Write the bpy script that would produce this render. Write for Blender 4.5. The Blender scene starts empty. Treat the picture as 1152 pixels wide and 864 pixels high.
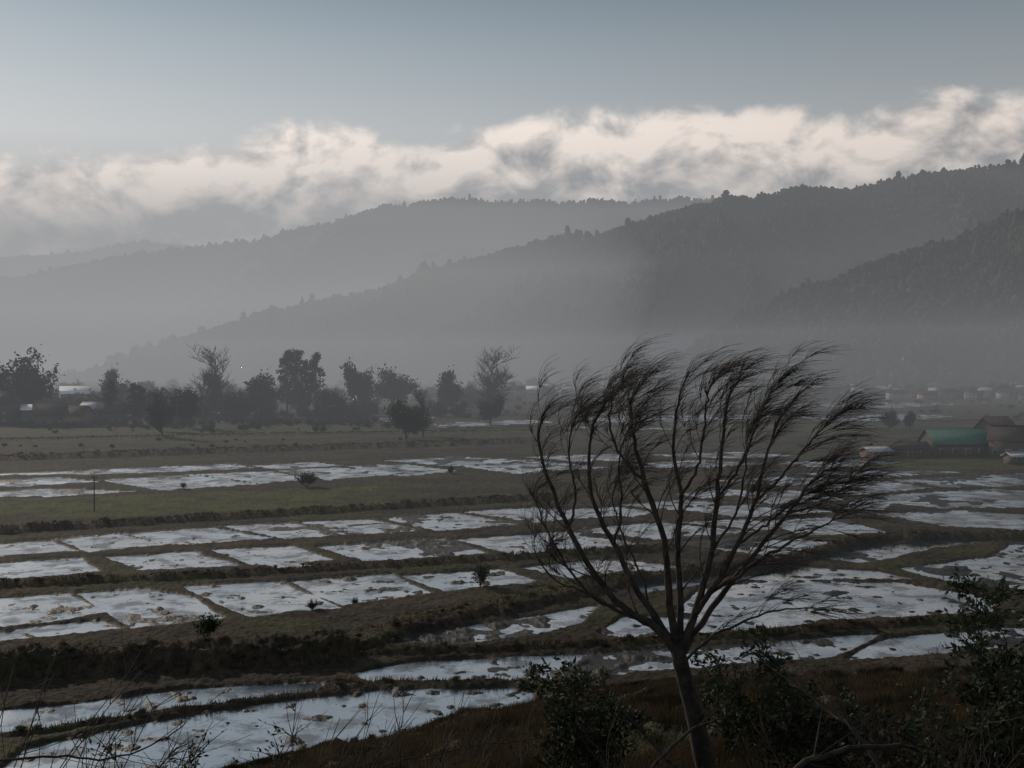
import bpy, math, random
import numpy as np
from mathutils import Vector
random.seed(7); RNG=np.random.default_rng(7)
scene=bpy.context.scene
scene.view_settings.view_transform='Standard'
scene.view_settings.look='None'; scene.view_settings.exposure=0
H=22.0; F=1235.0; PITCH=math.atan(17/F)
# ---------------------------------------------------------------- camera
cam=bpy.data.cameras.new("camera"); co=bpy.data.objects.new("camera",cam); scene.collection.objects.link(co)
co.location=(0,0,H); co.rotation_euler=(math.pi/2-PITCH,0,0)
cam.sensor_width=36; cam.lens=36*F/1152; cam.clip_start=0.1; cam.clip_end=30000
scene.camera=co
# survey helpers : photo bearings -> positions on the valley floor / at a known distance
def ray(px,py):
    cx=(px-576)/F; cz=(432-py)/F; c,s=math.cos(PITCH),math.sin(PITCH)
    return np.array([cx, c+cz*s, -s+cz*c])
def G(px,py,z=0.0):
    d=ray(px,py); k=(z-H)/d[2]; return np.array([d[0]*k,d[1]*k])
def AT(px,py,yd):
    d=ray(px,py); k=yd/d[1]; return np.array([d[0]*k,yd,H+d[2]*k])
# ---------------------------------------------------------------- noise
def _h(ix,iy,s):
    n=(ix.astype(np.int64)*374761393+iy.astype(np.int64)*668265263+s*974634777)&0x7fffffff
    n=((n^(n>>13))*1274126177)&0x7fffffff
    n=(n^(n>>16))&0xffff
    return n/65535.0
def vn(x,y,s=0):
    x=np.asarray(x,float);y=np.asarray(y,float)
    ix=np.floor(x);iy=np.floor(y);fx=x-ix;fy=y-iy
    fx=fx*fx*(3-2*fx);fy=fy*fy*(3-2*fy)
    a=_h(ix,iy,s);b=_h(ix+1,iy,s);c=_h(ix,iy+1,s);d=_h(ix+1,iy+1,s)
    return (a*(1-fx)+b*fx)*(1-fy)+(c*(1-fx)+d*fx)*fy
def fbm(x,y,s=0,o=4):
    t=0;a=.5;f=1;n=0
    for i in range(o):
        t=t+a*vn(x*f+i*17.3,y*f-i*9.1,s+i);n+=a;a*=.5;f*=2.03
    return t/n
def sstep(a,b,x):
    t=np.clip((x-a)/(b-a),0,1);return t*t*(3-2*t)
# ---------------------------------------------------------------- node helpers
def newmat(name):
    m=bpy.data.materials.new(name);m.use_nodes=True;nt=m.node_tree;nt.nodes.clear()
    out=nt.nodes.new('ShaderNodeOutputMaterial');return m,nt,out
def N(nt,t,**k):
    n=nt.nodes.new(t)
    for a,b in k.items(): setattr(n,a,b)
    return n
def L(nt,a,b): nt.links.new(a,b)
def M(nt,op,a,b=None,c=None,clamp=False):
    n=nt.nodes.new('ShaderNodeMath');n.operation=op;n.use_clamp=clamp
    for i,v in enumerate((a,b,c)):
        if v is None: continue
        if isinstance(v,(int,float)): n.inputs[i].default_value=v
        else: nt.links.new(v,n.inputs[i])
    return n.outputs[0]
def MIX(nt,f,a,b,blend='MIX'):
    n=nt.nodes.new('ShaderNodeMix');n.data_type='RGBA';n.blend_type=blend
    for i,v in ((0,f),(6,a),(7,b)):
        if isinstance(v,(int,float)): n.inputs[i].default_value=v
        elif isinstance(v,tuple): n.inputs[i].default_value=(v[0],v[1],v[2],1)
        else: nt.links.new(v,n.inputs[i])
    return n.outputs[2]
def NOISE(nt,vec,scale,detail=5,rough=.55,dist=0):
    n=nt.nodes.new('ShaderNodeTexNoise')
    n.inputs['Scale'].default_value=scale;n.inputs['Detail'].default_value=detail
    n.inputs['Roughness'].default_value=rough;n.inputs['Distortion'].default_value=dist
    if vec is not None: nt.links.new(vec,n.inputs['Vector'])
    return n.outputs['Fac']
def MR(nt,v,a,b,c=0,d=1,smooth=False):
    n=nt.nodes.new('ShaderNodeMapRange')
    if smooth:n.interpolation_type='SMOOTHSTEP'
    nt.links.new(v,n.inputs[0])
    for i,x in ((1,a),(2,b),(3,c),(4,d)): n.inputs[i].default_value=x
    return n.outputs[0]
def simple(name,c1,c2,scale=3,rough=.85,spec=.2,coord='Object',bump=0):
    m,nt,out=newmat(name);tc=N(nt,'ShaderNodeTexCoord')
    g=N(nt,'ShaderNodeNewGeometry')
    vec=tc.outputs['Object'] if coord=='Object' else g.outputs['Position']
    f=MR(nt,NOISE(nt,vec,scale,3,.6),.35,.65)
    b=N(nt,'ShaderNodeBsdfPrincipled');L(nt,MIX(nt,f,c1,c2),b.inputs['Base Color'])
    b.inputs['Roughness'].default_value=rough;b.inputs['Specular IOR Level'].default_value=spec
    if bump:
        bm=N(nt,'ShaderNodeBump');bm.inputs['Strength'].default_value=.6;bm.inputs['Distance'].default_value=bump
        L(nt,NOISE(nt,vec,scale*4,4,.6),bm.inputs['Height']);L(nt,bm.outputs[0],b.inputs['Normal'])
    L(nt,b.outputs[0],out.inputs[0]);return m
# ---------------------------------------------------------------- mesh builder
class MB:
    def __init__(s): s.V=[];s.Q=[];s.T=[];s.n=0;s.qm=[];s.tm=[]
    def add(s,V,Q=None,T=None,m=0):
        V=np.asarray(V,float).reshape(-1,3)
        if Q is not None and len(Q): Q=np.asarray(Q,int).reshape(-1,4);s.Q.append(Q+s.n);s.qm.append(np.full(len(Q),m))
        if T is not None and len(T): T=np.asarray(T,int).reshape(-1,3);s.T.append(T+s.n);s.tm.append(np.full(len(T),m))
        s.V.append(V);s.n+=len(V)
    def arrays(s):
        V=np.concatenate(s.V);Q=np.concatenate(s.Q) if s.Q else np.zeros((0,4),int)
        T=np.concatenate(s.T) if s.T else np.zeros((0,3),int)
        qm=np.concatenate(s.qm) if s.qm else np.zeros(0,int);tm=np.concatenate(s.tm) if s.tm else np.zeros(0,int)
        return V,Q,T,qm,tm
    def obj(s,name,mats,smooth=False,parent=None,attrs=None):
        V,Q,T,qm,tm=s.arrays();me=bpy.data.meshes.new(name)
        me.vertices.add(len(V));me.vertices.foreach_set('co',V.astype(np.float32).ravel())
        li=np.concatenate([Q.ravel(),T.ravel()]).astype(np.int32);me.loops.add(len(li));me.loops.foreach_set('vertex_index',li)
        nf=len(Q)+len(T);me.polygons.add(nf)
        st=np.concatenate([np.arange(len(Q))*4,len(Q)*4+np.arange(len(T))*3]).astype(np.int32)
        me.polygons.foreach_set('loop_start',st)
        me.polygons.foreach_set('material_index',np.concatenate([qm,tm]).astype(np.int32))
        if smooth: me.polygons.foreach_set('use_smooth',np.ones(nf,bool))
        if attrs:
            for k,a in attrs.items():
                at=me.attributes.new(k,'FLOAT','POINT');at.data.foreach_set('value',a.astype(np.float32).ravel())
        me.update(calc_edges=True)
        for m in mats: me.materials.append(m)
        o=bpy.data.objects.new(name,me);scene.collection.objects.link(o)
        if parent: o.parent=parent
        return o
    def tube(s,P,R,sides=5,m=0):
        P=np.asarray(P,float);n=len(P);R=np.asarray(R,float)
        D=np.gradient(P,axis=0);D/=np.linalg.norm(D,axis=1)[:,None]+1e-9
        up=np.array([0.13,1,0.21]) if abs(D[0][1])<.8 else np.array([1.,0.1,0])
        A=np.cross(D,up);A/=np.linalg.norm(A,axis=1)[:,None]+1e-9;B=np.cross(D,A)
        th=np.arange(sides)*2*math.pi/sides
        V=P[:,None,:]+R[:,None,None]*(A[:,None,:]*np.cos(th)[None,:,None]+B[:,None,:]*np.sin(th)[None,:,None])
        i=np.arange(n-1)[:,None]*sides;j=np.arange(sides)[None,:];k=(j+1)%sides
        Q=np.stack([i+j,i+k,i+sides+k,i+sides+j],-1).reshape(-1,4)
        s.add(V.reshape(-1,3),Q=Q,m=m)
    def box(s,c,d,m=0,yaw=0):
        x,y,z=np.array(d)/2
        V=np.array([[-x,-y,-z],[x,-y,-z],[x,y,-z],[-x,y,-z],[-x,-y,z],[x,-y,z],[x,y,z],[-x,y,z]])
        cy,sy=math.cos(yaw),math.sin(yaw);V=np.stack([V[:,0]*cy-V[:,1]*sy,V[:,0]*sy+V[:,1]*cy,V[:,2]],1)+np.array(c)
        s.add(V,Q=[[0,3,2,1],[4,5,6,7],[0,1,5,4],[1,2,6,5],[2,3,7,6],[3,0,4,7]],m=m)
def smoothpath(P,n):
    P=np.asarray(P,float);t=np.linspace(0,len(P)-1,n);out=[]
    for u in t:
        i=min(int(u),len(P)-2);f=u-i
        p0=P[max(i-1,0)];p1=P[i];p2=P[i+1];p3=P[min(i+2,len(P)-1)]
        out.append(.5*((2*p1)+(-p0+p2)*f+(2*p0-5*p1+4*p2-p3)*f*f+(-p0+3*p1-3*p2+p3)*f**3))
    return np.array(out)
# ---------------------------------------------------------------- world sky
w=bpy.data.worlds.new("World");scene.world=w;w.use_nodes=True;nt=w.node_tree;nt.nodes.clear()
try: w.cycles.sampling_method='NONE'
except Exception: pass
out=N(nt,'ShaderNodeOutputWorld');bg=N(nt,'ShaderNodeBackground');bg.inputs[1].default_value=.1
SUN_EL=math.radians(22);SUN_AZ=math.radians(-42)   # azimuth from +Y towards +X
sky=N(nt,'ShaderNodeTexSky');sky.sky_type='NISHITA';sky.sun_disc=False;sky.sun_elevation=SUN_EL;sky.sun_rotation=SUN_AZ
sky.dust_density=1.5;sky.air_density=1.0
hs=N(nt,'ShaderNodeHueSaturation');hs.inputs['Saturation'].default_value=.7;hs.inputs['Value'].default_value=.5;L(nt,sky.outputs[0],hs.inputs['Color'])
tc=N(nt,'ShaderNodeTexCoord');sp=N(nt,'ShaderNodeSeparateXYZ');L(nt,tc.outputs['Generated'],sp.inputs[0])
az=M(nt,'ARCTAN2',sp.outputs[0],sp.outputs[1]);el=M(nt,'ARCSINE',sp.outputs[2])
cr=N(nt,'ShaderNodeValToRGB');L(nt,MR(nt,el,0,1.0),cr.inputs[0]);e=cr.color_ramp
def setramp(e,pts):
    while len(e.elements)>1:e.elements.remove(e.elements[-1])
    e.elements[0].position=pts[0][0];e.elements[0].color=(*pts[0][1],1)
    for p,c in pts[1:]:
        x=e.elements.new(p);x.color=(*c,1)
setramp(e,[(0,(4.2,4.25,4.3)),(.13,(5.3,5.35,5.4)),(.2,(5.6,5.8,5.9)),(.25,(4.3,4.8,5.15)),(.33,(2.3,3.0,3.6)),(.6,(2.4,3.05,3.7)),(1,(2.6,3.2,3.8))])
azf=MR(nt,az,-.55,.55,1.18,.68,True)
grad=MIX(nt,1.0,cr.outputs[0],azf,'MULTIPLY')
skyc=MIX(nt,.92,hs.outputs[0],grad)
# clouds bank hanging over the ridges
fc=N(nt,'ShaderNodeFloatCurve');L(nt,MR(nt,az,-.6,.6),fc.inputs['Value']);cv=fc.mapping.curves[0]
def azof(px): return math.atan((px-576)/F)
def elof(px,py): return math.atan((415-py)/F*math.cos(azof(px)))
pts=[(-100,198),(0,184),(140,173),(250,162),(340,138),(400,142),(450,160),(520,151),(600,130),(700,124),(800,127),(860,119),(950,127),(1050,114),(1152,103),(1260,95)]
cps=[((azof(a)+.6)/1.2,elof(a,b)) for a,b in pts]
cv.points[0].location=(0,cps[0][1]);cv.points[1].location=(1,cps[-1][1])
for a,b in cps:
    if 0.01<a<.99: cv.points.new(a,b)
fc.mapping.update();T=fc.outputs[0]
cb=N(nt,'ShaderNodeCombineXYZ');L(nt,az,cb.inputs[0]);L(nt,M(nt,'MULTIPLY',el,1.5),cb.inputs[1])
def off(dx,dy):
    v=N(nt,'ShaderNodeVectorMath');v.operation='ADD';L(nt,cb.outputs[0],v.inputs[0]);v.inputs[1].default_value=(dx,dy,0);return v.outputs[0]
n1=NOISE(nt,cb.outputs[0],15,7,.56,.3);n2=NOISE(nt,off(-.010,.022),15,4,.56,.3)
nb=NOISE(nt,cb.outputs[0],5,2,.5,.2)
h=M(nt,'SUBTRACT',M(nt,'ADD',T,M(nt,'MULTIPLY',M(nt,'SUBTRACT',n1,.5),.066)),el)
dens=MR(nt,h,-.006,.014,0,1,True)
relief=M(nt,'MULTIPLY',M(nt,'SUBTRACT',n1,n2),3.9)
topl=MR(nt,M(nt,'ADD',h,M(nt,'MULTIPLY',M(nt,'SUBTRACT',nb,.5),.15)),.01,.095,.90,.12,True)
lit=M(nt,'ADD',relief,topl,clamp=True)
azc=MR(nt,az,-.5,.5,1.30,.88)
cc=MIX(nt,lit,(3.0,3.05,3.2),(9.2,8.15,7.4))
cc=MIX(nt,1.0,cc,azc,'MULTIPLY')
fin=MIX(nt,M(nt,'MULTIPLY',dens,.96),skyc,cc)
L(nt,fin,bg.inputs[0]);L(nt,bg.outputs[0],out.inputs[0])
# sun
sl=bpy.data.lights.new("sun",'SUN');sl.energy=2.9;sl.angle=math.radians(1.5);sl.color=(1,.86,.70)
so=bpy.data.objects.new("sun",sl);scene.collection.objects.link(so)
sd=Vector((math.sin(SUN_AZ)*math.cos(SUN_EL),math.cos(SUN_AZ)*math.cos(SUN_EL),math.sin(SUN_EL)))
so.rotation_euler=sd.to_track_quat('Z','Y').to_euler()
# ---------------------------------------------------------------- paddies
PL=[ # (outline, mud level)
([(30,842),(120,822),(215,806),(330,786),(430,777),(560,774),(600,777),(596,792),(480,820),(330,848),(230,868),(40,900),(0,870)],.0),
([(-60,830),(-60,806),(60,795),(200,777),(330,768),(400,768),(390,774),(215,798),(60,828)],.02),
([(470,744),(620,738),(760,729),(905,719),(990,713),(935,740),(800,750),(620,765),(420,768),(395,758)],.0),
([(1000,718),(1130,706),(1220,706),(1220,724),(1050,736),(950,743)],.0),
([(790,662),(850,655),(1010,655),(1120,673),(1112,690),(960,697),(860,700),(760,690)],.01),
([(675,714),(700,694),(760,694),(930,701),(830,710),(700,717)],.0),
([(430,724),(520,706),(600,694),(670,682),(655,700),(600,716),(520,725)],.07),
([(1010,640),(1152,622),(1240,618),(1240,660),(1152,664),(1070,656)],.06),
([(830,650),(900,638),(985,643),(1030,652),(850,653)],.03),
([(-60,678),(75,668),(120,690),(60,700),(-60,712)],.045),
([(88,668),(160,662),(215,672),(250,696),(150,708),(125,692)],.0),
([(20,708),(110,698),(138,708),(45,719)],.0),([(-60,715),(20,711),(35,719),(-60,728)],.01),
([(208,660),(315,655),(380,684),(280,694),(250,682)],.04),([(325,654),(440,646),(485,668),(388,681)],.0),([(450,648),(560,640),(610,655),(500,665)],.0),
([(-60,638),(88,628),(112,644),(-60,656)],.0),([(122,627),(215,621),(268,636),(160,642)],.0),([(240,619),(325,614),(375,630),(288,637)],.0),([(358,615),(495,606),(550,623),(410,632)],.0),
([(590,639),(690,628),(780,640),(640,651)],.01),([(512,607),(625,600),(735,612),(580,624)],.0),
([(-60,616),(55,609),(88,620),(-60,630)],.0),([(62,607),(130,601),(188,613),(100,621)],.0),([(140,600),(235,594),(310,606),(200,614)],.0),([(245,592),(330,588),(395,602),(322,606)],.0),([(338,588),(415,584),(476,598),(402,602)],.0),
([(430,583),(510,577),(590,590),(490,598)],.095),([(520,576),(600,571),(700,580),(600,588)],.0),
([(640,596),(740,588),(850,598),(740,608)],.0),([(750,611),(870,602),(960,614),(860,626)],.02),([(860,586),(930,582),(1000,599),(905,603)],.0),
([(885,626),(1000,614),(1100,605),(1110,609),(1050,617),(975,634)],.05),
([(985,578),(1080,574),(1220,585),(1220,600),(1060,592)],.02),([(1010,556),(1120,550),(1220,556),(1220,570),(1060,572),(1000,566)],.01),([(900,548),(990,541),(1050,549),(960,557)],.0),
([(1000,540),(1152,533),(1220,534),(1220,546),(1060,548)],.0),([(830,557),(890,552),(955,562),(870,567)],.0),([(745,572),(860,567),(945,576),(830,582)],.0),([(700,568),(770,562),(815,566),(735,573)],.02),
([(620,575),(690,570),(735,576),(710,582)],.0),([(760,556),(820,550),(860,554),(790,561)],.0),([(800,541),(880,536),(960,540),(880,547)],.01),([(890,533),(1000,529),(1090,531),(980,538)],.0),([(760,588),(840,584),(890,592),(860,597)],.0),
([(700,655),(790,644),(815,648),(780,660),(720,668)],.02),([(600,600),(640,598),(655,600),(630,602)],.0),([(965,562),(1000,556),(1010,560),(990,574),(950,573)],.02),
([(1090,640),(1152,606),(1240,602),(1240,614)],.12),([(1110,580),(1220,576),(1220,582)],.0),([(300,636),(340,634),(380,640),(330,645)],.05),
([(-60,545),(60,537),(108,542),(20,548)],.0),([(112,540),(215,534),(290,545),(180,552)],.0),([(-60,558),(45,550),(150,553),(60,559)],.01),([(222,534),(300,530),(350,539),(294,544)],.0),([(308,529),(380,526),(450,533),(370,540)],.0),([(390,525),(450,522),(515,530),(455,536)],.0),
([(-60,536),(150,527),(262,522),(285,527),(150,533)],.0),([(285,524),(350,520),(384,524),(310,528)],.0),([(430,518),(515,514),(600,518),(510,525)],.0),([(522,525),(610,519),(685,526),(580,533)],.0),([(590,514),(690,511),(720,519),(640,519)],.0),
([(700,523),(790,517),(860,522),(770,529)],.0),([(730,512),(830,508),(900,513),(820,516)],.0),([(870,521),(960,515),(1010,521),(930,527)],.02),
([(480,477),(590,472),(625,475),(500,481)],.0),([(640,470),(800,466),(905,469),(700,476)],.0),([(860,456),(960,453),(1110,453),(1000,459)],.0),([(640,480),(760,477),(820,480),(700,485)],.0),([(400,470),(470,468),(500,471),(420,474)],.0),
([(900,470),(1000,466),(1080,468),(980,475)],.0),
]
BANK=[ # polyline px, height, halfwidth (m)
([(-60,764),(60,757),(180,752),(300,748),(385,742)],1.7,1.6),
([(300,742),(400,728),(470,706),(560,686),(650,670),(700,655)],.8,2.1),
([(400,740),(700,727),(900,713),(1112,698),(1220,690)],.5,.5),
([(640,664),(800,646),(880,636),(990,608),(1152,606),(1230,606)],.9,1.2),
([(-60,520),(300,508),(590,498)],1.2,3.5),([(-60,605),(200,588),(500,569),(620,562)],.9,1.0),
([(-60,665),(250,650),(520,634),(660,625),(760,620)],.7,.6),([(600,535),(760,531),(900,527)],.7,1.6),
([(0,830),(215,800),(430,771),(620,769)],.3,.4),([(-60,498),(300,490),(620,486),(900,489)],.8,2.5),([(450,485),(900,478),(1150,474)],.7,3),
]
GRASS=[([(-80,583),(-80,562),(60,562),(230,556),(420,548),(430,570),(120,583)],1.0),([(430,571),(430,548),(600,541),(745,538),(745,558),(600,567)],.2),
([(-80,500),(-80,484),(300,478),(620,474),(900,478),(1000,480),(900,490),(600,487),(300,494)],.5),([(900,522),(1000,512),(1220,518),(1220,528),(1000,530)],.6)]
def polyd(P,x,y):
    P=np.array(P);d=np.full(x.shape,1e9);ins=np.zeros(x.shape,bool);n=len(P)
    for i in range(n):
        a=P[i];b=P[(i+1)%n];ab=b-a;t=np.clip(((x-a[0])*ab[0]+(y-a[1])*ab[1])/(ab@ab),0,1)
        d=np.minimum(d,np.hypot(x-a[0]-t*ab[0],y-a[1]-t*ab[1]))
        c=((a[1]>y)!=(b[1]>y));xx=(b[0]-a[0])*(y-a[1])/((b[1]-a[1]) if b[1]!=a[1] else 1e-9)+a[0]
        ins^=c&(x<xx)
    return np.where(ins,-d,d)
def lined(P,x,y):
    P=np.array(P);d=np.full(x.shape,1e9)
    for i in range(len(P)-1):
        a=P[i];b=P[i+1];ab=b-a;t=np.clip(((x-a[0])*ab[0]+(y-a[1])*ab[1])/(ab@ab),0,1)
        d=np.minimum(d,np.hypot(x-a[0]-t*ab[0],y-a[1]-t*ab[1]))
    return d
PLW=[(np.array([G(*p) for p in q]),m) for q,m in PL]
BKW=[(np.array([G(*p) for p in q]),h_,w_) for q,h_,w_ in BANK]
GRW=[(np.array([G(*p) for p in q]),a) for q,a in GRASS]
azR=[azof(p) for p in (-200,0,260,420,600,800,1100,1300)];RR=[50,55,60.5,65,72,78,85,92]
def terrain(x,y):
    x=np.asarray(x,float);y=np.asarray(y,float);sh=x.shape;x=x.ravel();y=y.ravel()
    r=np.hypot(x,y);a=np.arctan2(x,y)
    wob=(fbm(x*.35,y*.35,3,3)-.5)*.8
    wob=wob*np.clip(r/110,.6,1.5)-.2-r*.0019
    m=np.zeros_like(x);mud=np.zeros_like(x)
    for P,ml in PLW:
        lo=P.min(0)-3;hi=P.max(0)+3;k=np.where((x>lo[0])&(x<hi[0])&(y>lo[1])&(y<hi[1]))[0]
        if len(k)==0: continue
        d=polyd(P,x[k],y[k])+wob[k]
        mm=1-sstep(-.45,.15,d);u=mm>m[k];mud[k]=np.where(u,ml,mud[k]);m[k]=np.maximum(m[k],mm)
    far=sstep(110,260,r)
    clump=fbm(x/1.3,y/1.3,11,4)*(1-far)+fbm(x/2.6,y/3.6,12,4)*far
    big=fbm(x/8,y/8,15,3)
    bottom=-.14+mud+ .25*sstep(.52,.86,clump)+.16*sstep(.5,.78,big)+(clump-.5)*.09
    bund=.22+(fbm(x*.5,y*.5,21,3)-.5)*.28+(fbm(x*2.5,y*2.5,22,2)-.5)*.2
    z=bund*(1-m)+bottom*m
    gr=np.zeros_like(x)
    bk=np.zeros_like(x)
    for P,hh,ww in BKW:
        lo=P.min(0)-ww*3;hi=P.max(0)+ww*3;k=np.where((x>lo[0])&(x<hi[0])&(y>lo[1])&(y<hi[1]))[0]
        if len(k)==0: continue
        d=lined(P,x[k],y[k])+(fbm(x[k]*.4,y[k]*.4,31,3)-.5)*ww*1.3
        f=1-sstep(ww*.6,ww*1.15,d);zz=hh*f*(.45+1.1*(fbm(x[k]*.9,y[k]*.9,33,4)))
        z[k]=np.where(f>.01,np.maximum(z[k],zz+.0),z[k]);bk[k]=np.maximum(bk[k],f);m[k]*=(1-f)
    for P,al in GRW:
        lo=P.min(0)-3;hi=P.max(0)+3;k=np.where((x>lo[0])&(x<hi[0])&(y>lo[1])&(y<hi[1]))[0]
        if len(k)==0: continue
        gr[k]=np.maximum(gr[k],al*(1-sstep(-1.5,.5,polyd(P,x[k],y[k])+wob[k]*2)))
    gr*=(1-m)
    z=np.where(r>950,np.maximum(z,.25),z)
    z=z+np.where(r>700,(fbm(x/150,y/150,41,3))*2.0*sstep(700,1100,r),0)
    R=np.interp(a,azR,RR)*(1+(fbm(a*18,r*.02,51,3)-.5)*.05)
    t=r/R;s_=20.3*(1-t)+ (fbm(x*.25,y*.25,61,4)-.5)*1.3*np.clip((1-t)*5,0,1)*np.clip(r/15,0,1)+(fbm(x*1.6,y*1.6,63,3)-.5)*.3*np.clip((1-t)*9,0,1)
    slope=sstep(-.05,.35,s_-np.minimum(z,.3));slope=np.where(t<1,slope,0)
    z=np.where(t<1,np.maximum(z,s_),z)
    z=np.where(y<0,20.3+0*z,z)
    return z.reshape(sh),m.reshape(sh),gr.reshape(sh),np.maximum(bk,slope).reshape(sh)
def tz(x,y): return float(terrain(np.array([x]),np.array([y]))[0][0])
ys=np.concatenate([np.arange(864,428,-1.15)]);rs=np.concatenate([np.linspace(1.0,60.0,200,endpoint=False),H*F/(ys-415),np.array([2200,2600,3200,4200,6000,9000,14000.])])
rs=np.unique(rs);azs=np.linspace(-.75,.75,1400)
RG,AG=np.meshgrid(rs,azs,indexing='ij');X=RG*np.sin(AG);Y=RG*np.cos(AG)
Z,WET,GR,BK=terrain(X,Y)
nr,nc=X.shape;idx=np.arange(nr*nc).reshape(nr,nc)
Q=np.stack([idx[:-1,:-1],idx[:-1,1:],idx[1:,1:],idx[1:,:-1]],-1).reshape(-1,4)[:, ::-1]
g=MB();g.add(np.stack([X,Y,Z],-1).reshape(-1,3),Q=Q)
m,nt,out=newmat("earth");geo=N(nt,'ShaderNodeNewGeometry');pos=geo.outputs['Position']
def AT_(nm):
    a=N(nt,'ShaderNodeAttribute');a.attribute_name=nm;return a.outputs['Fac']
nA=NOISE(nt,pos,.13,7,.68);nB=NOISE(nt,pos,1.7,5,.65)
soil=MIX(nt,MR(nt,nB,.35,.65),(.014,.011,.009),(.046,.036,.027))
straw=MIX(nt,MR(nt,nB,.3,.7),(.020,.015,.010),(.115,.080,.047))
green=MIX(nt,MR(nt,nB,.3,.7),(.025,.030,.009),(.10,.108,.028))
c=MIX(nt,M(nt,'MULTIPLY',AT_('bank'),MR(nt,nA,.42,.62)),soil,straw)
c=MIX(nt,M(nt,'MULTIPLY',MR(nt,nA,.50,.60),.55),c,straw)
c=MIX(nt,M(nt,'MULTIPLY',MR(nt,NOISE(nt,pos,.06,3,.5),.50,.62),.35),c,green)
gf=M(nt,'MULTIPLY',AT_('grass'),MR(nt,nA,.40,.54,.15,1))
c=MIX(nt,gf,c,green)
c=MIX(nt,AT_('wet'),c,(.016,.013,.011))
b=N(nt,'ShaderNodeBsdfPrincipled');L(nt,c,b.inputs['Base Color'])
L(nt,MR(nt,AT_('wet'),0,1,.95,.55),b.inputs['Roughness']);L(nt,MR(nt,AT_('wet'),0,1,.1,.22),b.inputs['Specular IOR Level'])
bm=N(nt,'ShaderNodeBump');bm.inputs['Strength'].default_value=.9;bm.inputs['Distance'].default_value=.4
L(nt,nB,bm.inputs['Height']);L(nt,bm.outputs[0],b.inputs['Normal']);L(nt,b.outputs[0],out.inputs[0])
g.obj("ground",[m],smooth=True,attrs={'wet':WET,'grass':GR,'bank':BK})
# water sheet
m,nt,out=newmat("paddy_water");geo=N(nt,'ShaderNodeNewGeometry');pos=geo.outputs['Position']
gl=N(nt,'ShaderNodeBsdfGlossy');gl.inputs['Color'].default_value=(.82,.85,.89,1)
df=N(nt,'ShaderNodeBsdfDiffuse');df.inputs['Color'].default_value=(.035,.030,.026,1)
fr=N(nt,'ShaderNodeFresnel');fr.inputs[0].default_value=1.8
bm=N(nt,'ShaderNodeBump');bm.inputs['Strength'].default_value=.5;bm.inputs['Distance'].default_value=.03
L(nt,NOISE(nt,pos,4.0,3,.6),bm.inputs['Height']);L(nt,bm.outputs[0],gl.inputs['Normal'])
pat=MR(nt,NOISE(nt,pos,.12,4,.55),.40,.60,.07,.30,True)
L(nt,pat,gl.inputs['Roughness'])
silt=MR(nt,NOISE(nt,pos,.30,7,.70),.47,.60,1.0,.48,True)   # silty / stubble patches just under the surface
mx=N(nt,'ShaderNodeMixShader');L(nt,M(nt,'MULTIPLY',silt,MR(nt,fr.outputs[0],.05,.6,.58,1.0)),mx.inputs[0]);L(nt,df.outputs[0],mx.inputs[1]);L(nt,gl.outputs[0],mx.inputs[2]);L(nt,mx.outputs[0],out.inputs[0])
wt=MB();wt.add([[-900,20,0],[900,20,0],[900,1000,0],[-900,1000,0]],Q=[[0,1,2,3]]);wt.obj("water",[m])
# ---------------------------------------------------------------- hills
forest_m=simple("forest",(.012,.015,.010),(.066,.056,.034),.04,.95,.05,'pos')
hill_m=simple("hill_soil",(.022,.024,.017),(.05,.044,.032),.012,.95,.05,'pos')
phi=(1+5**.5)/2
IV=np.array([[-1,phi,0],[1,phi,0],[-1,-phi,0],[1,-phi,0],[0,-1,phi],[0,1,phi],[0,-1,-phi],[0,1,-phi],[phi,0,-1],[phi,0,1],[-phi,0,-1],[-phi,0,1]])/np.sqrt(1+phi**2)
IT=np.array([[0,11,5],[0,5,1],[0,1,7],[0,7,10],[0,10,11],[1,5,9],[5,11,4],[11,10,2],[10,7,6],[7,1,8],[3,9,4],[3,4,2],[3,2,6],[3,6,8],[3,8,9],[4,9,5],[2,4,11],[6,2,10],[8,6,7],[9,8,1]])
def blobs(mb,C,S,m=0,jit=.3):
    n=len(C);V=IV[None]*(1+jit*RNG.uniform(-1,1,(n,12,1)))
    th=RNG.uniform(0,6.28,n);cs,sn=np.cos(th)[:,None],np.sin(th)[:,None]
    V=np.stack([V[...,0]*cs-V[...,1]*sn,V[...,0]*sn+V[...,1]*cs,V[...,2]],-1)*S[:,None,:]+C[:,None,:]
    T=(IT[None]+np.arange(n)[:,None,None]*12).reshape(-1,3);mb.add(V.reshape(-1,3),T=T,m=m)
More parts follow.
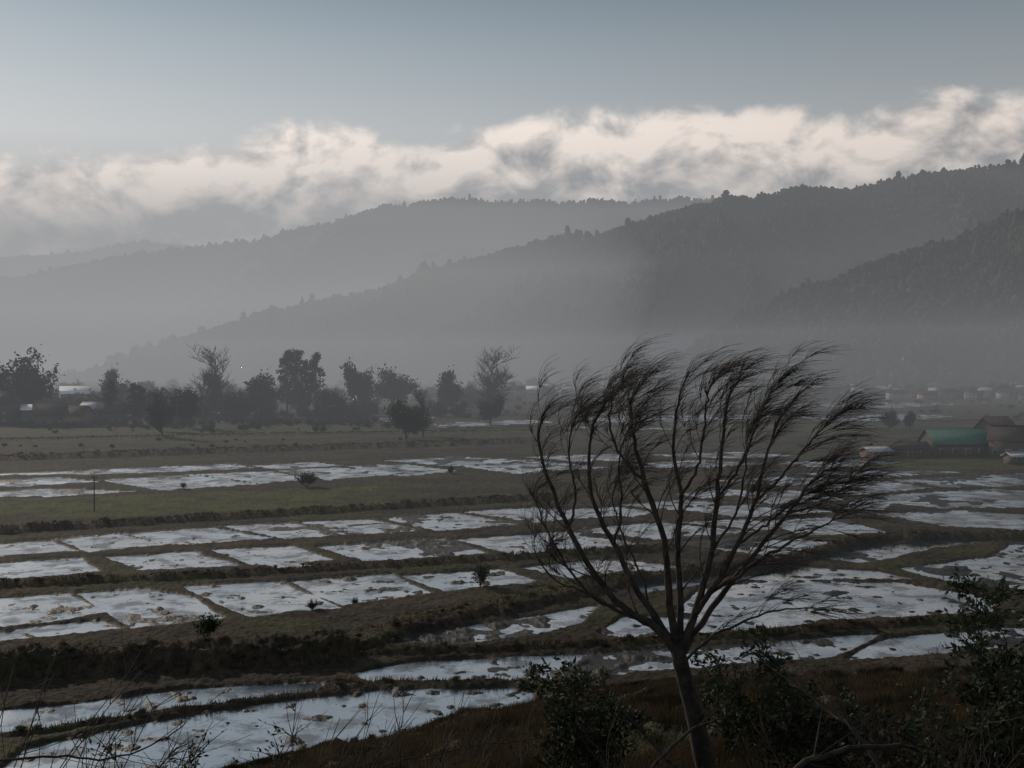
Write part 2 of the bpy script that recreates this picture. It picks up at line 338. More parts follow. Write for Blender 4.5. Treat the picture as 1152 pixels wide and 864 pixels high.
def ridge(name,crest,yd,k,seed,ntree,ncrest,th,amp=.12):
    cp=np.array([AT(px,py,y) for (px,py),y in zip(crest,yd)])
    n=420;u=np.linspace(0,len(cp)-1,n);P=smoothpath(cp,n)
    zc=np.maximum(P[:,2]-th*.8,0)
    zc=zc+(fbm(P[:,0]/60,np.zeros(n),seed,4)-.5)*th*1.2+(fbm(P[:,0]/250,np.zeros(n),seed+9,2)-.5)*zc*.05
    t=np.concatenate([np.linspace(-.5,0,12,endpoint=False),np.linspace(0,1,90)])
    Tt,I=np.meshgrid(t,np.arange(n),indexing='ij')
    zz=zc[I];ln=zc[I]*k+120
    Xx=P[I,0]+(-.25*ln*Tt);Yy=P[I,1]-ln*Tt
    ta=np.abs(Tt)
    rn=1-np.abs(2*fbm(Xx/(zc.max()*.8)+Tt*.5,Yy/(zc.max()*2.0),seed+3,5)-1)
    z=zz*(1-ta)**1.15+(rn-.72)*zc.max()*amp*4*np.sin(np.pi*np.clip(ta,0,1))*(zz/zc.max())-3*ta
    mb=MB();V=np.stack([Xx,Yy,z],-1);a=len(t);ix=np.arange(a*n).reshape(a,n)
    mb.add(V.reshape(-1,3),Q=np.stack([ix[:-1,:-1],ix[:-1,1:],ix[1:,1:],ix[1:,:-1]],-1).reshape(-1,4))
    mb.obj(name,[hill_m],smooth=True)
    fb=MB()
    ti=np.concatenate([12+RNG.uniform(0,1,ntree)**1.0*88,12+RNG.uniform(-1,5,ncrest)]);ii=np.concatenate([RNG.uniform(0,n-1.01,ntree),RNG.uniform(0,n-1.01,ncrest)])
    a0=ti.astype(int);b0=ii.astype(int);ft=(ti-a0)[:,None];fi=(ii-b0)[:,None]
    C=(V[a0,b0]*(1-ft)+V[a0+1,b0]*ft)*(1-fi)+(V[a0,b0+1]*(1-ft)+V[a0+1,b0+1]*ft)*fi
    hh=th*RNG.uniform(.4,1.0,len(C))*(.5+1.0*fbm(C[:,0]/90,C[:,1]/90,seed+5,3))
    big=RNG.uniform(0,1,len(C))>.975;hh=np.where(big,hh*1.75,hh)
    wd=hh*RNG.uniform(.28,.6,len(C))*np.where(big,.7,1)
    C1=C.copy();C1[:,2]+=hh*.45;blobs(fb,C1,np.stack([wd,wd,hh*.5],1),0,.35)
    C2=C.copy();C2[:,2]+=hh*.85;C2[:,:2]+=RNG.uniform(-1,1,(len(C),2))*wd[:,None]*.35;blobs(fb,C2,np.stack([wd*.6,wd*.6,hh*.28],1),0,.4)
    fb.obj(name+"_forest",[forest_m])
    return V
def lin(a,b,n): return list(np.linspace(a,b,n))
A=[(700,420),(760,404),(800,376),(850,352),(900,326),(960,300),(1030,277),(1100,256),(1152,236),(1300,190),(1480,150)]
VA=ridge("hill",A,lin(1300,1650,len(A)),2.0,100,9000,3000,12)
B=[(100,424),(160,402),(200,384),(270,361),(340,346),(430,322),(520,295),(600,276),(680,262),(760,239),(830,223),(900,214),(980,206),(1060,195),(1152,178),(1300,150),(1500,125)]
ridge("wooded_ridge",B,lin(2100,2600,len(B)),2.0,200,17000,5000,16)
C=[(-400,370),(-200,340),(0,313),(100,296),(200,279),(300,263),(400,240),(450,228),(520,222),(620,226),(700,224),(760,221),(850,228),(950,245),(1100,260)]
ridge("mountain",C,lin(4000,4400,len(C)),2.0,300,6000,4000,17)
D=[(-400,310),(-150,300),(0,289),(100,280),(170,270),(230,274),(330,285),(450,300),(600,330)]
ridge("far_mountain",D,lin(6500,6500,len(D)),1.8,400,0,900,18)
# ---------------------------------------------------------------- mist volumes: no scattering, their light is put in as emission colour
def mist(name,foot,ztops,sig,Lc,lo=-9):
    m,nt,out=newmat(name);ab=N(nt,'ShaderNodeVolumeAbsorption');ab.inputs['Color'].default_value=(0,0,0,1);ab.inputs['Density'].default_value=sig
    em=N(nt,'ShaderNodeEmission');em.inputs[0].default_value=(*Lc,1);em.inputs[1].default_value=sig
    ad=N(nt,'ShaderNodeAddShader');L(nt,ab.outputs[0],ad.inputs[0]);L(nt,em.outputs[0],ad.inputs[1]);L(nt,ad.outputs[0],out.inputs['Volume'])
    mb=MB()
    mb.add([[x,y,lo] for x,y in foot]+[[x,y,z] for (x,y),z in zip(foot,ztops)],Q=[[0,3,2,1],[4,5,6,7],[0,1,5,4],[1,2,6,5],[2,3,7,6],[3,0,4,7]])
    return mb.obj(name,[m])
def slab(x,y0,y1): return [(-x,y0),(x,y0),(x,y1),(-x,y1)]
mist("glowing_valley_mist",slab(6000,90,6000),[62,62,85,85],.00050,(.235,.245,.26),-9)
mist("glowing_thin_mist",slab(6500,95,6050),[210,210,250,250],.00016,(.30,.308,.32),-11)
mist("glowing_haze",slab(9000,1750,6200),[400,400,820,820],.00032,(.34,.352,.368),-15)
mist("glowing_left_mist",[(-5000,600),(-60,600),(750,3950),(-5000,3950)],[215,215,215,215],.00030,(.44,.435,.425),-17)  # left side glows brighter by emission colour, standing in for sun on mist
# ---------------------------------------------------------------- trees
bark=simple("bark",(.020,.017,.015),(.050,.042,.036),9,.9,.15,'Object',.004)
bark_far=simple("bark_far",(.03,.027,.024),(.06,.05,.045),2,.9,.1)
leafA=simple("leaf_dark",(.016,.021,.011),(.046,.052,.026),1.5,.8,.15)
leafB=simple("leaf_olive",(.028,.03,.016),(.07,.065,.034),1.2,.8,.15)
leafC=simple("leaf_brown",(.04,.03,.02),(.085,.065,.04),1.2,.85,.1)
def proto(kind,seed):
    rg=np.random.default_rng(seed);mb=MB();tips=[]
    def br(p,d,Ln,r,dep,maxd,spread,nch):
        k=5;P=[p.copy()];dd=d.copy()
        for i in range(k):
            dd=dd+rg.normal(0,.13,3)+np.array([0,0,.06]);dd/=np.linalg.norm(dd);P.append(P[-1]+dd*Ln/k)
        P=np.array(P);mb.tube(P,np.linspace(r,r*.5,k+1),4 if dep<2 else 3)
        if dep>=maxd: tips.append(P[-1]);tips.append(P[3]);return
        for j in range(nch):
            t=rg.uniform(.3,1.0) if j else 1.0;q=P[min(int(t*k),k)];a=rg.uniform(0,6.28)
            side=np.array([math.cos(a),math.sin(a),rg.uniform(-.1,.5)])
            sp_=spread*(rg.uniform(.8,1.25) if j else .3)
            nd=dd*(1-sp_)+side*sp_;nd/=np.linalg.norm(nd)
            br(q,nd,Ln*rg.uniform(.55,.8),max(r*.5,.0022),dep+1,maxd,spread,nch)
    up=np.array([0,0,1.])
    if kind=='bare': br(np.zeros(3),up,.30,.02,0,4,.56,6)
    elif kind=='round':br(np.zeros(3),up,.30,.025,0,3,.60,6)
    elif kind=='roundlo':br(np.zeros(3),up,.27,.025,0,3,.62,5)
    elif kind=='column':
        mb.tube([[0,0,0],[.01,0,.5],[0,.01,1]],[.02,.012,.004],5)
        for z in np.linspace(.14,.97,50):
            a=rg.uniform(0,6.28);l=.17*(1-z)**.4*rg.uniform(.4,1.25)+.02;e=np.array([math.cos(a)*l,math.sin(a)*l,z+l*.5]);mb.tube([[0,0,z],e],[.006,.002],3);tips.append(e);tips.append(e*[.5,.5,1])
    elif kind=='shrub':
        for i in range(6):
            a=rg.uniform(0,6.28);br(np.zeros(3),np.array([math.cos(a)*.6,math.sin(a)*.6,.8]),.45,.02,1,3,.55,4)
    if kind!='bare':
        per={'round':11,'roundlo':7,'column':22,'shrub':6}[kind];sz={'round':.028,'roundlo':.045,'column':.024,'shrub':.06}[kind];rad={'round':.065,'roundlo':.09,'column':.035,'shrub':.1}[kind]
        Tp=np.array(tips);c=np.repeat(Tp,per,0)+rg.normal(0,rad*.6,(len(Tp)*per,3))
        n=len(c);a=rg.normal(0,1,(n,3));a/=np.linalg.norm(a,axis=1)[:,None];b=np.cross(a,rg.normal(0,1,(n,3)));b/=np.linalg.norm(b,axis=1)[:,None]
        s_=sz*rg.uniform(.5,1.2,(n,1));V=np.stack([c-a*s_,c+b*s_*.5,c+a*s_,c-b*s_*.5],1).reshape(-1,3)
        mb.add(V,Q=np.arange(4*n).reshape(n,4),m=1)
    V,Q,T,qm,tm=mb.arrays();V=V/ max(V[:,2].max(),1e-3)
    if kind in('round','roundlo','bare'):
        w_=np.percentile(np.hypot(V[:,0],V[:,1]),97);V[:,:2]*=(rg.uniform(.38,.50)/w_)
    return V,Q,T,qm,tm
PR={k:[proto(k,s) for s in range(10,10+n)] for k,n in (('bare',3),('round',5),('roundlo',6),('column',3),('shrub',3))}
def put(mb,p,x,y,z,h,w,rot,moff=0):
    V,Q,T,qm,tm=p;c,s=math.cos(rot),math.sin(rot)
    W=np.stack([(V[:,0]*c-V[:,1]*s)*h*w,(V[:,0]*s+V[:,1]*c)*h*w,V[:,2]*h],1)+[x,y,z]
    mb.V.append(W);mb.Q.append(Q+mb.n);mb.qm.append(qm+moff*(qm>0))
    if len(T): mb.T.append(T+mb.n);mb.tm.append(tm)
    mb.n+=len(W)
def tree(name,kind,px,pyb,pyt,w=1,leaf=None,i=None):
    x,y=G(px,pyb);r=y;h=(pyb-pyt)*y/F;mb=MB()
    p=random.choice(PR[kind]) if i is None else PR[kind][i]
    V,Q,T,qm,tm=p;rot=random.uniform(0,6.28);put(mb,p,0,0,0,h,w,rot)
    o=mb.obj(name,[bark_far,leaf or leafA]);o.location=(x,y,tz(x,y)-.1);return o
tree("broadleaf_tree",'round',30,474,386,.8,leafA)
tree("broadleaf_tree",'round',8,476,404,.9,leafA)
tree("bare_tree",'bare',251,470,386,.85);tree("bare_tree",'bare',545,466,388,1.0);tree("bare_tree",'bare',183,492,434,.8)
for a,b,c_ in ((323,466,393),(334,466,392),(355,467,396),(343,468,404)): tree("cypress_tree",'column',a,b,c_,1.0,leafA)
tree("broadleaf_tree",'round',405,464,401,.55);tree("bare_tree",'bare',476,492,434,.75);tree("broadleaf_tree",'round',457,495,446,.85)
tree("broadleaf_tree",'round',552,478,441,.8,leafB);tree("broadleaf_tree",'round',214,482,431,.85);tree("broadleaf_tree",'round',180,486,444,.8)
tree("broadleaf_tree",'round',300,470,412,.9,leafB);tree("broadleaf_tree",'round',1000,484,458,.9);tree("broadleaf_tree",'round',1024,484,460,.6)
tree("broadleaf_tree",'round',372,470,432,1.0);tree("cypress_tree",'column',125,478,426,1.1);tree("cypress_tree",'column',150,478,430,1.1);tree("cypress_tree",'column',158,478,432,1.1)
tree("broadleaf_tree",'round',440,462,408,.9,leafB);tree("broadleaf_tree",'round',510,464,410,.9,leafB);tree("broadleaf_tree",'round',130,464,408,.8,leafB)
# belt of distant trees
mb=MB()
for i in range(600):
    px=random.uniform(-150,960);pyb=random.choice([random.uniform(434,455),random.uniform(452,472)])
    if px>560: pyb=random.uniform(430,446)
    if i>480: px=random.uniform(-100,420);pyb=random.uniform(464,474)
    x,y=G(px,pyb);h=random.uniform(5,12)*(1.0 if random.random()<.85 else 1.5)
    if pyb>460: h*=.8
    k=random.choices(['roundlo','column','bare','shrub'],[7,.7,1.2,1.5])[0]
    if k=='shrub': h*=.5
    put(mb,random.choice(PR[k]),x,y,-.3,h,random.uniform(.9,1.6) if k!='column' else 1,random.uniform(0,6.28),random.choice([0,0,1,2]))
mb.obj("distant_trees",[bark_far,leafA,leafB,leafC])
mb=MB()
for i in range(190):
    px=random.uniform(860,1350);pyb=random.uniform(424,450);x,y=G(px,pyb)
    put(mb,random.choice(PR['roundlo']+PR['bare'][:1]),x,y,-.3,random.uniform(5,13),random.uniform(.9,1.4),random.uniform(0,6.28),random.choice([0,1,2]))
mb.obj("village_trees",[bark_far,leafA,leafB,leafC])
# hedge / scrub strip in front of the trees
mb=MB()
for i in range(760):
    u_=random.random()
    px=random.uniform(-120,480) if u_<.62 else random.uniform(440,1250)
    pyb=random.gauss(478,3.0) if px<480 else random.uniform(448,472)
    if u_>.9: px=random.uniform(-100,1250);pyb=random.choice([497,503,486])+random.gauss(0,1.2)
    x,y=G(px,pyb);put(mb,random.choice(PR['shrub']),x,y,.0,random.uniform(.6,3.2) if u_<.9 else random.uniform(.4,1.5),random.uniform(.9,1.6),random.uniform(0,6.28),random.choice([0,1,2]))
mb.obj("hedge_shrubs",[bark_far,leafA,leafB,leafC])
for a,b,c_,w_ in ((345,549,530,1.0),(232,722,690,.75),(540,662,632,.7),(352,688,672,.8),(207,551,543,1.0),(507,534,523,.9),(355,487,478,1.2),(400,680,668,.8),(500,730,720,1)):
    tree("shrub",'shrub',a,b,c_,w_,leafA)
# scrub + dry grass along banks
mb=MB();gx=[];gy=[]
for P,hh,ww in BKW:
    seg=np.linalg.norm(np.diff(P,axis=0),axis=1);n=int(seg.sum()/1.2)
    for i in range(min(n,90)):
        t=random.uniform(0,len(P)-1.001);j=int(t);p=P[j]+(P[j+1]-P[j])*(t-j)+RNG.normal(0,ww*.5,2)
        put(mb,random.choice(PR['shrub']),p[0],p[1],tz(p[0],p[1])-.08,random.uniform(.12,.45)*(1+ww*.12),random.uniform(1.0,2.2),random.uniform(0,6.28),random.choice([1,2,2]))
    ng=int(min(seg.sum()*14,5000));cs=np.concatenate([[0],np.cumsum(seg)]);u=RNG.uniform(0,cs[-1],ng)
    gx.append(np.interp(u,cs,P[:,0])+RNG.normal(0,ww*.55,ng));gy.append(np.interp(u,cs,P[:,1])+RNG.normal(0,ww*.55,ng))
mb.obj("bank_scrub",[bark_far,leafA,leafB,leafC])
# ---------------------------------------------------------------- buildings
wallM=[simple("plaster",(.20,.19,.175),(.28,.265,.24),2),simple("timber_wall",(.06,.05,.04),(.10,.08,.065),3),simple("brick_wall",(.16,.11,.085),(.21,.14,.11),4)]
roofM=[simple("green_roof",(.030,.085,.070),(.05,.115,.095),2,.7,.15),simple("tin_roof",(.24,.25,.27),(.36,.37,.39),2,.7,.15),simple("tile_roof",(.040,.032,.030),(.07,.055,.05),2,.9,.05),simple("white_roof",(.62,.63,.65),(.78,.79,.8),2,.6,.3)]
glass=simple("window_glass",(.02,.022,.025),(.03,.032,.036),1,.1,.6);frameM=simple("frame",(.3,.28,.25),(.38,.36,.33),5)
def house(name,x,y,yaw,w_,d_,h_,rise,wm,rm,storeys=1,z0=None):
    e=bpy.data.objects.new(name,None);scene.collection.objects.link(e);e.location=(x,y,(tz(x,y) if z0 is None else z0)-.1);e.rotation_euler=(0,0,yaw)
    a=MB();a.box((0,0,h_/2),(w_,d_,h_))
    for s in(-1,1):
        xx=s*(w_/2);V=[[xx,-d_/2,h_],[xx,d_/2,h_],[xx,0,h_+rise]];a.add(V,T=[[0,1,2] if s>0 else [0,2,1]])
    a.obj("walls",[wm],parent=e)
    r=MB();ov=.5;t=.14;sl_=rise/(d_/2)
    for s in(-1,1):
        y0,z0_=s*(d_/2+ov),h_-sl_*ov;y1,z1=0,h_+rise
        V=[[-w_/2-ov,y0,z0_+.02],[w_/2+ov,y0,z0_+.02],[w_/2+ov,y1,z1+.02],[-w_/2-ov,y1,z1+.02]];V=np.array(V);U=V+[0,0,t]
        r.add(np.vstack([V,U]),Q=[[0,3,2,1],[4,5,6,7],[0,1,5,4],[1,2,6,5],[2,3,7,6],[3,0,4,7]])
    r.box((0,0,h_+rise+t+.04),(w_+2*ov,.3,.1));r.obj("roof",[rm],parent=e)
    wn=MB();n=max(2,int(w_/3))
    for st in range(storeys):
        for i in range(n):
            xx=-w_/2+(i+.5)*w_/n
            if st==0 and i==n//2: continue
            for s in (-1,1):
                zz=st*2.8+1.6;wn.box((xx,s*(d_/2+.02),zz),(1.3,.06,1.3),1);wn.box((xx,s*(d_/2+.055),zz),(1.1,.03,1.1),0)
    wn.obj("windows",[glass,frameM],parent=e)
    dr=MB();xx=-w_/2+(n//2+.5)*w_/n;dr.box((xx,-d_/2-.03,1.05),(1.2,.08,2.1),0);dr.box((xx,-d_/2-.02,1.1),(1.4,.05,2.25),1);dr.obj("door",[wallM[1],frameM],parent=e)
    return e
def hp(name,px,py,*a,**k):
    x,y=G(px,py);return house(name,x,y,*a,**k)
hp("green_roofed_shed",1078,513,.12,17,9,3.4,3.2,wallM[1],roofM[0])
hp("timber_house",1136,515,-.5,9,8,4.6,3.2,wallM[1],roofM[2],storeys=1)
hp("farm_house",1180,512,.2,14,8,4.5,2.8,wallM[1],roofM[2])
hp("low_shed",1012,515,.05,13,5,2.4,1.2,wallM[1],roofM[2]);hp("low_shed",985,517,.3,6,4,2.0,.8,wallM[2],roofM[1])
hp("timber_house",1120,501,.5,10,7,4.6,3.4,wallM[1],roofM[2]);hp("tin_roofed_shed",1148,523,.1,6,4,2.0,.7,wallM[1],roofM[1])
hp("farm_house",84,466,.45,13,9,10,3.4,wallM[0],roofM[3],storeys=3);hp("white_roofed_shed",36,478,.3,7,5,6,1.8,wallM[1],roofM[3])
hp("farm_house",4,478,-.35,13,9,9,4.2,wallM[1],roofM[2],storeys=2);hp("timber_house",56,480,.35,11,8,5,3.6,wallM[1],roofM[2]);hp("tin_roofed_shed",104,474,-.4,9,7,5.5,2.4,wallM[1],roofM[1]);hp("timber_house",126,478,.25,10,8,5.5,3.4,wallM[1],roofM[2]);hp("timber_house",88,480,-.3,9,7,4.6,3.2,wallM[2],roofM[2])
for a,b,r_ in ((601,446,3),(617,444,1),(640,447,1),(583,448,2),(411,462,3),(566,452,1),(660,444,2),(300,454,2),(470,452,2)):
    hp("cottage",a,b,random.uniform(-.6,.6),random.uniform(8,14),7,random.uniform(4,7),2.4,wallM[0],roofM[r_])
vb=MB()
for i in range(260):
    if i<170:
        px=random.uniform(905,1330);py=random.uniform(434,451);x,y=G(px,py);z0=0
    else:
        v=VA[random.randint(86,99),random.randint(150,400)];x,y,z0=v
        if z0>32: continue
    yaw=random.uniform(-.7,.7);w_=random.uniform(7,13);d_=7;h_=random.uniform(3,7);wm=random.choice([0,1,1,2]);rm=random.choice([3,3,3,3,4]) if random.random()<.95 else 5
    c,s=math.cos(yaw),math.sin(yaw);vb.box((x,y,z0+h_/2-1),(w_,d_,h_+2),wm,yaw)
    V=np.array([[-w_/2-.4,-d_/2-.5,h_],[w_/2+.4,-d_/2-.5,h_],[w_/2+.4,d_/2+.5,h_],[-w_/2-.4,d_/2+.5,h_],[-w_/2-.4,0,h_+2.4],[w_/2+.4,0,h_+2.4]])+[0,0,.03]
    V=np.stack([V[:,0]*c-V[:,1]*s+x,V[:,0]*s+V[:,1]*c+y,V[:,2]+z0],1);vb.add(V,Q=[[0,1,5,4],[2,3,4,5]],T=[[0,4,3],[1,2,5]],m=rm)
    for k in(-.3,0,.3):
        for zz in ([1.5] if h_<5 else [1.5,4.3]):
            lx,ly=k*w_,-d_/2-.02;vb.box((x+lx*c-ly*s,y+lx*s+ly*c,z0+zz),(1.1,.1,1.2),6,yaw)
vb.obj("distant_village",[wallM[0],wallM[1],wallM[2],roofM[2],roofM[1],roofM[3],glass])
# pole in the field
x,y=G(106,577);mb=MB();mb.tube([[0,0,0],[.02,0,3],[0,0,5.6]],[.09,.08,.07],8);mb.box((0,0,5.3),(.9,.08,.1));mb.tube([[-.35,0,5.3],[-.35,0,5.5]],[.04,.03],6);mb.tube([[.35,0,5.3],[.35,0,5.5]],[.04,.03],6)
o=mb.obj("utility_pole",[bark]);o.location=(x,y,tz(x,y)-.05);
# ---------------------------------------------------------------- foreground wind-blown tree
mb=MB();D0=14.0;rg=np.random.default_rng(5)
def TP(px,py,dy=0): return AT(px,py,D0+dy)
base=TP(806,925);bz=tz(base[0],base[1])
def limb(pts,r0,r1,dy,n=26,sides=8):
    P=[TP(px,py,dy*(i/(len(pts)-1))**.8) for i,(px,py) in enumerate(pts)]
    P=smoothpath(P,n);P[1:-1]+=rg.normal(0,.009,(n-2,3));R=np.linspace(r0,r1,n)*(1+rg.uniform(-.06,.06,n));mb.tube(P,R,sides);return P,R
tr=[(812,960),(803,905),(793,860),(782,808),(768,755),(760,722)]
P0=smoothpath([TP(*p) for p in tr],30);P0[0][2]=min(P0[0][2],bz-.3);R0=np.linspace(.155,.088,30)*(1+rg.uniform(-.05,.05,30));mb.tube(P0,R0,12)
LM=[
([(762,735),(735,703),(700,682),(668,645),(640,595),(618,540),(606,495),(612,465)],.060,.009,-.3),
([(752,716),(716,664),(690,612),(668,565),(662,515),(668,478),(682,450)],.048,.008,.5),
([(760,725),(752,662),(745,602),(728,548),(714,498),(710,458),(722,430)],.055,.008,-.5),
([(763,742),(766,682),(762,622),(766,562),(758,508),(762,456),(772,424)],.050,.007,.3),
([(764,735),(785,680),(800,622),(806,562),(812,508),(818,456),(832,424)],.055,.008,.1),
([(783,690),(803,660),(830,612),(850,562),(862,512),(880,468),(906,438)],.042,.007,-.4),
([(766,738),(810,672),(850,622),(885,577),(915,542),(942,520)],.048,.008,.6),
([(798,668),(840,640),(885,612),(925,592),(955,577)],.030,.006,-.6),
([(766,748),(800,718),(850,694),(900,684),(955,690)],.024,.005,.4),
([(738,705),(700,690),(660,668),(622,650),(600,618)],.026,.006,.3),
([(700,682),(672,675),(640,640),(612,590),(600,555)],.026,.006,.6),
([(728,545),(700,515),(686,480),(690,450),(702,430)],.022,.006,.4),
([(806,562),(832,525),(850,480),(866,445),(884,424)],.022,.006,.4),
([(765,560),(785,525),(792,480),(798,440),(812,420)],.022,.006,-.5),
([(850,562),(880,535),(905,505),(928,480),(950,462)],.022,.006,.2),
([(640,595),(648,555),(640,510),(644,480),(654,458)],.020,.006,.5),
([(690,612),(700,570),(696,530),(702,495),(716,470)],.020,.006,-.6),
([(800,622),(828,575),(838,530),(842,490),(858,465)],.020,.006,.7),
([(830,612),(868,585),(900,560),(930,545)],.020,.006,.8),
([(735,703),(722,650),(700,600),(690,560),(700,520)],.018,.005,.9),
([(885,577),(915,570),(940,555),(958,540)],.016,.005,.2),
]
wind=np.array([1.0,.12,.02])
def twig(p,d,Ln,r,k=7,bend=.5,droop=.0):
    P=[p];dd=d/np.linalg.norm(d)
    for i in range(k):
        f=(i+1)/k;dd=dd+wind*bend*f*.42+np.array([0,0,-droop*f*.3])+rg.normal(0,.04,3);dd/=np.linalg.norm(dd);P.append(P[-1]+dd*Ln/k)
    P=np.array(P);mb.tube(P,np.linspace(r,max(r*.35,.0012),k+1),3);return P
for li,(pts,r0,r1,dy) in enumerate(LM):
    P,R=limb(pts,r0,r1,dy)
    n=len(P);low=li in(7,8,9)
    ns=15 if not low else 12
    for j in range(ns):
        t=rg.uniform(.2,1.0);i=min(int(t*(n-1)),n-2);d=P[i+1]-P[i];d/=np.linalg.norm(d)
        a=rg.normal(0,1,3);a-=a@d*d;a/=np.linalg.norm(a)
        sd_=d*.8+a*.55+np.array([-.02,0,.12]);Ls=rg.uniform(.35,.85)*(1.1-.5*t)
        S=twig(P[i],sd_,Ls,R[i]*.36 if R[i]*.36>.0045 else .0045,8,.34,.05 if not low else .3)
        for q in range(13):
            ii=rg.integers(4,9);d2=S[ii]-S[ii-1];d2/=np.linalg.norm(d2);a=rg.normal(0,1,3)
            W=twig(S[ii],d2+a*.22+np.array([0,0,.08]),rg.uniform(.18,.60),.0031,7,.80,.32)
            if rg.random()<.35: twig(W[3],(W[4]-W[3])/np.linalg.norm(W[4]-W[3])+rg.normal(0,.3,3),rg.uniform(.12,.3),.0022,5,.6,.25)
    # feathery plume at each tip
    for j in range(60 if not low else 18):
        i=rg.integers(n-8,n);d=P[i]-P[i-1];d/=np.linalg.norm(d)
        twig(P[i],d+rg.normal(0,.17,3)+np.array([-.03,0,.1]),rg.uniform(.25,.70),.0036,9,.82,.30)
wt_=mb.obj("windblown_tree",[bark],smooth=True)
# ---------------------------------------------------------------- foreground plants
def spot(px,dist,pytop):
    x=math.tan(azof(px))*dist;z=tz(x,dist);zt=AT(px,pytop,dist)[2];return x,dist,z,max(zt-z,.3)
def leafy(name,px,dist,pytop,seed,nst=6,spread=.4,leaf=leafA,ls=.05,nleaf=26,lo=3):
    rg=np.random.default_rng(seed);x,y,z,hgt=spot(px,dist,pytop);mb=MB()
    for s in range(nst):
        an=rg.uniform(0,6.28);d=np.array([math.cos(an)*spread,math.sin(an)*spread,1]);P=[np.array([0,0,-.1])];hv=hgt*rg.uniform(.7,1.12)
        for i in range(8): d=d/np.linalg.norm(d)+rg.normal(0,.12,3)+np.array([.02,0,0]);P.append(P[-1]+d/np.linalg.norm(d)*hv/8)
        P=np.array(P);mb.tube(P,np.linspace(.014,.004,9),5)
        for q in range(10):
            i=rg.integers(lo,9);d2=rg.normal(0,1,3);d2[2]=abs(d2[2])*.6;d2/=np.linalg.norm(d2);E=P[i]+d2*rg.uniform(.16,.42);mb.tube([P[i],(P[i]+E)/2+[0,0,.03],E],[.006,.004,.002],4)
            c=P[i]+(E-P[i])*rg.uniform(.2,1.1,(nleaf,1))+rg.normal(0,.035,(nleaf,3));n=nleaf
            a1=rg.normal(0,1,(n,3))+d2;a1/=np.linalg.norm(a1,axis=1)[:,None];b1=np.cross(a1,rg.normal(0,1,(n,3)));b1/=np.linalg.norm(b1,axis=1)[:,None];s_=ls*rg.uniform(.6,1.3,(n,1))
            V=np.stack([c,c+a1*s_+b1*s_*.38,c+a1*s_*2,c+a1*s_-b1*s_*.38],1).reshape(-1,3);mb.add(V,Q=np.arange(4*n).reshape(n,4),m=1)
    o=mb.obj(name,[bark,leaf]);o.location=(x,y,z);return o
leafy("leafy_bush",632,13,744,1,7,.12,leafA,.042,46,5)
leafy("leafy_bush",662,13.6,782,2,7,.3,leafA,.040,40,4)
leafy("leafy_bush",864,12,738,3,8,.2,leafA,.042,46,5);leafy("leafy_bush",925,12.5,775,4,12,.5,leafA,.040,44)
leafy("leafy_bush",1144,9.5,684,5,10,.12,leafA,.042,56,5);leafy("leafy_bush",1185,10,690,8,9,.3,leafA,.040,40);leafy("leafy_bush",1010,11,815,15,9,.5,leafC,.036,36);leafy("leafy_bush",1110,10,800,16,9,.5,leafA,.036,36)
leafy("sapling",228,9.5,796,6,3,.10,leafA,.030,12,6);leafy("sapling",292,10,814,7,3,.10,leafA,.028,10,6)
def bare(name,px,dist,pytop,seed,nst,spread):
    rg=np.random.default_rng(seed);x,y,z,hgt=spot(px,dist,pytop);mb=MB()
    for s in range(nst):
        an=rg.uniform(0,6.28);d=np.array([math.cos(an)*spread,math.sin(an)*spread,1]);P=[np.array([rg.normal(0,.12),rg.normal(0,.12),-.1])];hh=hgt*rg.uniform(.85,1.3)
        for i in range(9): d=d/np.linalg.norm(d)+rg.normal(0,.12,3)+np.array([.05,0,.02-.02*i*spread]);P.append(P[-1]+d/np.linalg.norm(d)*hh/9)
        P=np.array(P);mb.tube(P,np.linspace(.009,.003,10),4)
        for q in range(8):
            i=rg.integers(4,9);d2=(P[i]-P[i-1]);d2/=np.linalg.norm(d2);d2=d2+rg.normal(0,.5,3);d2/=np.linalg.norm(d2);l=rg.uniform(.15,.5);mb.tube([P[i],P[i]+d2*l*.5,P[i]+d2*l+[0.03,0,.03]],[.0048,.0034,.0022],3)
    o=mb.obj(name,[bark]);o.location=(x,y,z);return o
for k,(px,ds,pt,n,sp_) in enumerate(((60,9,800,9,.3),(95,9.5,780,6,.12),(140,9,822,8,.4),(20,9,820,8,.3),(340,11,795,3,.1),(445,12,780,6,.2),(470,12,790,4,.25),(395,12,800,4,.2),(560,13,820,5,.5),(1050,10,735,8,.2),(1000,11,800,9,.6),(1090,11,765,7,.3),(960,10,820,9,.8),(720,11,830,6,.7),(840,12,780,5,.4),(1120,9,800,8,.5),(200,8.5,838,7,.6),(300,9,838,6,.5),(520,12,810,5,.4),(0,8.5,800,6,.3),(-20,9,785,6,.3))):
    bare("bare_shrub",px,ds,pt,50+k,n,sp_)
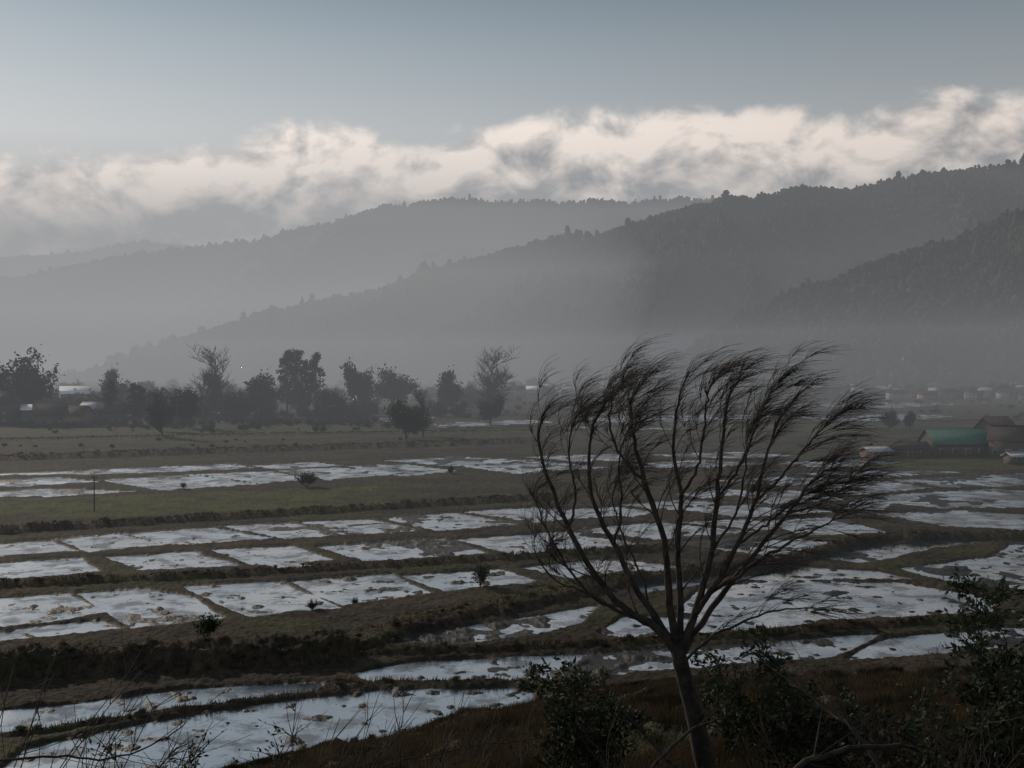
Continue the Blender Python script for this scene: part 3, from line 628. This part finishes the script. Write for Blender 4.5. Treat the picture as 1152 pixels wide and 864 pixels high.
# fallen / arching branches
def arch(pts,dist,r):
    P=smoothpath([AT(px,py,dist+.3*i) for i,(px,py) in enumerate(pts)],24);mb=MB();P[1:-1]+=RNG.normal(0,.008,(22,3));mb.tube(P,np.linspace(r,r*.35,24),7)
    for q in range(10):
        i=RNG.integers(6,23);d=P[i]-P[i-1];d/=np.linalg.norm(d);d=d+RNG.normal(0,.6,3);l=RNG.uniform(.15,.5);mb.tube([P[i],P[i]+d*l*.5,P[i]+d*l+[0,0,.04]],[r*.3,r*.2,.002],4)
    mb.obj("fallen_branch",[bark])
arch([(850,905),(905,860),(960,842),(1030,842),(1100,862)],9,.035);arch([(700,900),(760,835),(800,812),(850,800)],11,.02);arch([(800,910),(700,800),(660,775)],12.5,.022)
arch([(1000,880),(960,820),(930,800),(895,770)],10,.025);arch([(-20,858),(60,850),(130,852),(190,828),(215,805)],8.5,.012);arch([(150,900),(185,858),(210,832)],8.5,.01);arch([(250,905),(400,868),(520,842),(640,826)],12,.012)
# grass
def blades(name,x,y,z,r,hmin,hmax,wk,mat,per=3):
    mb=MB();n=len(x);tx=np.repeat(x,per)+RNG.normal(0,.09,per*n);ty=np.repeat(y,per)+RNG.normal(0,.09,per*n);tzz=np.repeat(z,per);rr=np.repeat(r,per);hh=RNG.uniform(hmin,hmax,per*n)*(.5+fbm(tx*.6,ty*.6,77,2)*1.1);wd=.004+rr*wk
    lean=RNG.normal(0,.35,(per*n,2))*hh[:,None]+np.stack([hh*.25,hh*0],1)
    V=np.stack([np.stack([tx-wd,ty,tzz-.03],1),np.stack([tx+wd,ty,tzz-.03],1),np.stack([tx+lean[:,0],ty+lean[:,1],tzz+hh],1)],1).reshape(-1,3)
    mb.add(V,T=np.arange(3*per*n).reshape(per*n,3));mb.obj(name,[mat])
grassM=simple("dry_grass",(.030,.022,.013),(.15,.10,.052),.5,.9,.1,'pos')
n=100000
a=RNG.uniform(azof(150),azof(1300),n);R_=np.interp(a,azR,RR);r=np.where(RNG.random(n)<.45,RNG.uniform(8,40,n),RNG.uniform(30,90,n));r=np.minimum(r,R_*1.0)
x=r*np.sin(a);y=r*np.cos(a);dn=fbm(x*.5,y*.5,71,3);k=dn>.34;x=x[k];y=y[k];r=r[k]
z=terrain(x,y)[0];k=z>.2;blades("grass",x[k],y[k],z[k],r[k],.12,.42,.00035,grassM)
x=np.concatenate(gx);y=np.concatenate(gy);z,wet_,_,_=terrain(x,y);k=(z>.18);x=x[k];y=y[k];z=z[k];blades("bank_grass",x,y,z,np.hypot(x,y),.10,.42,.00030,grassM,2)
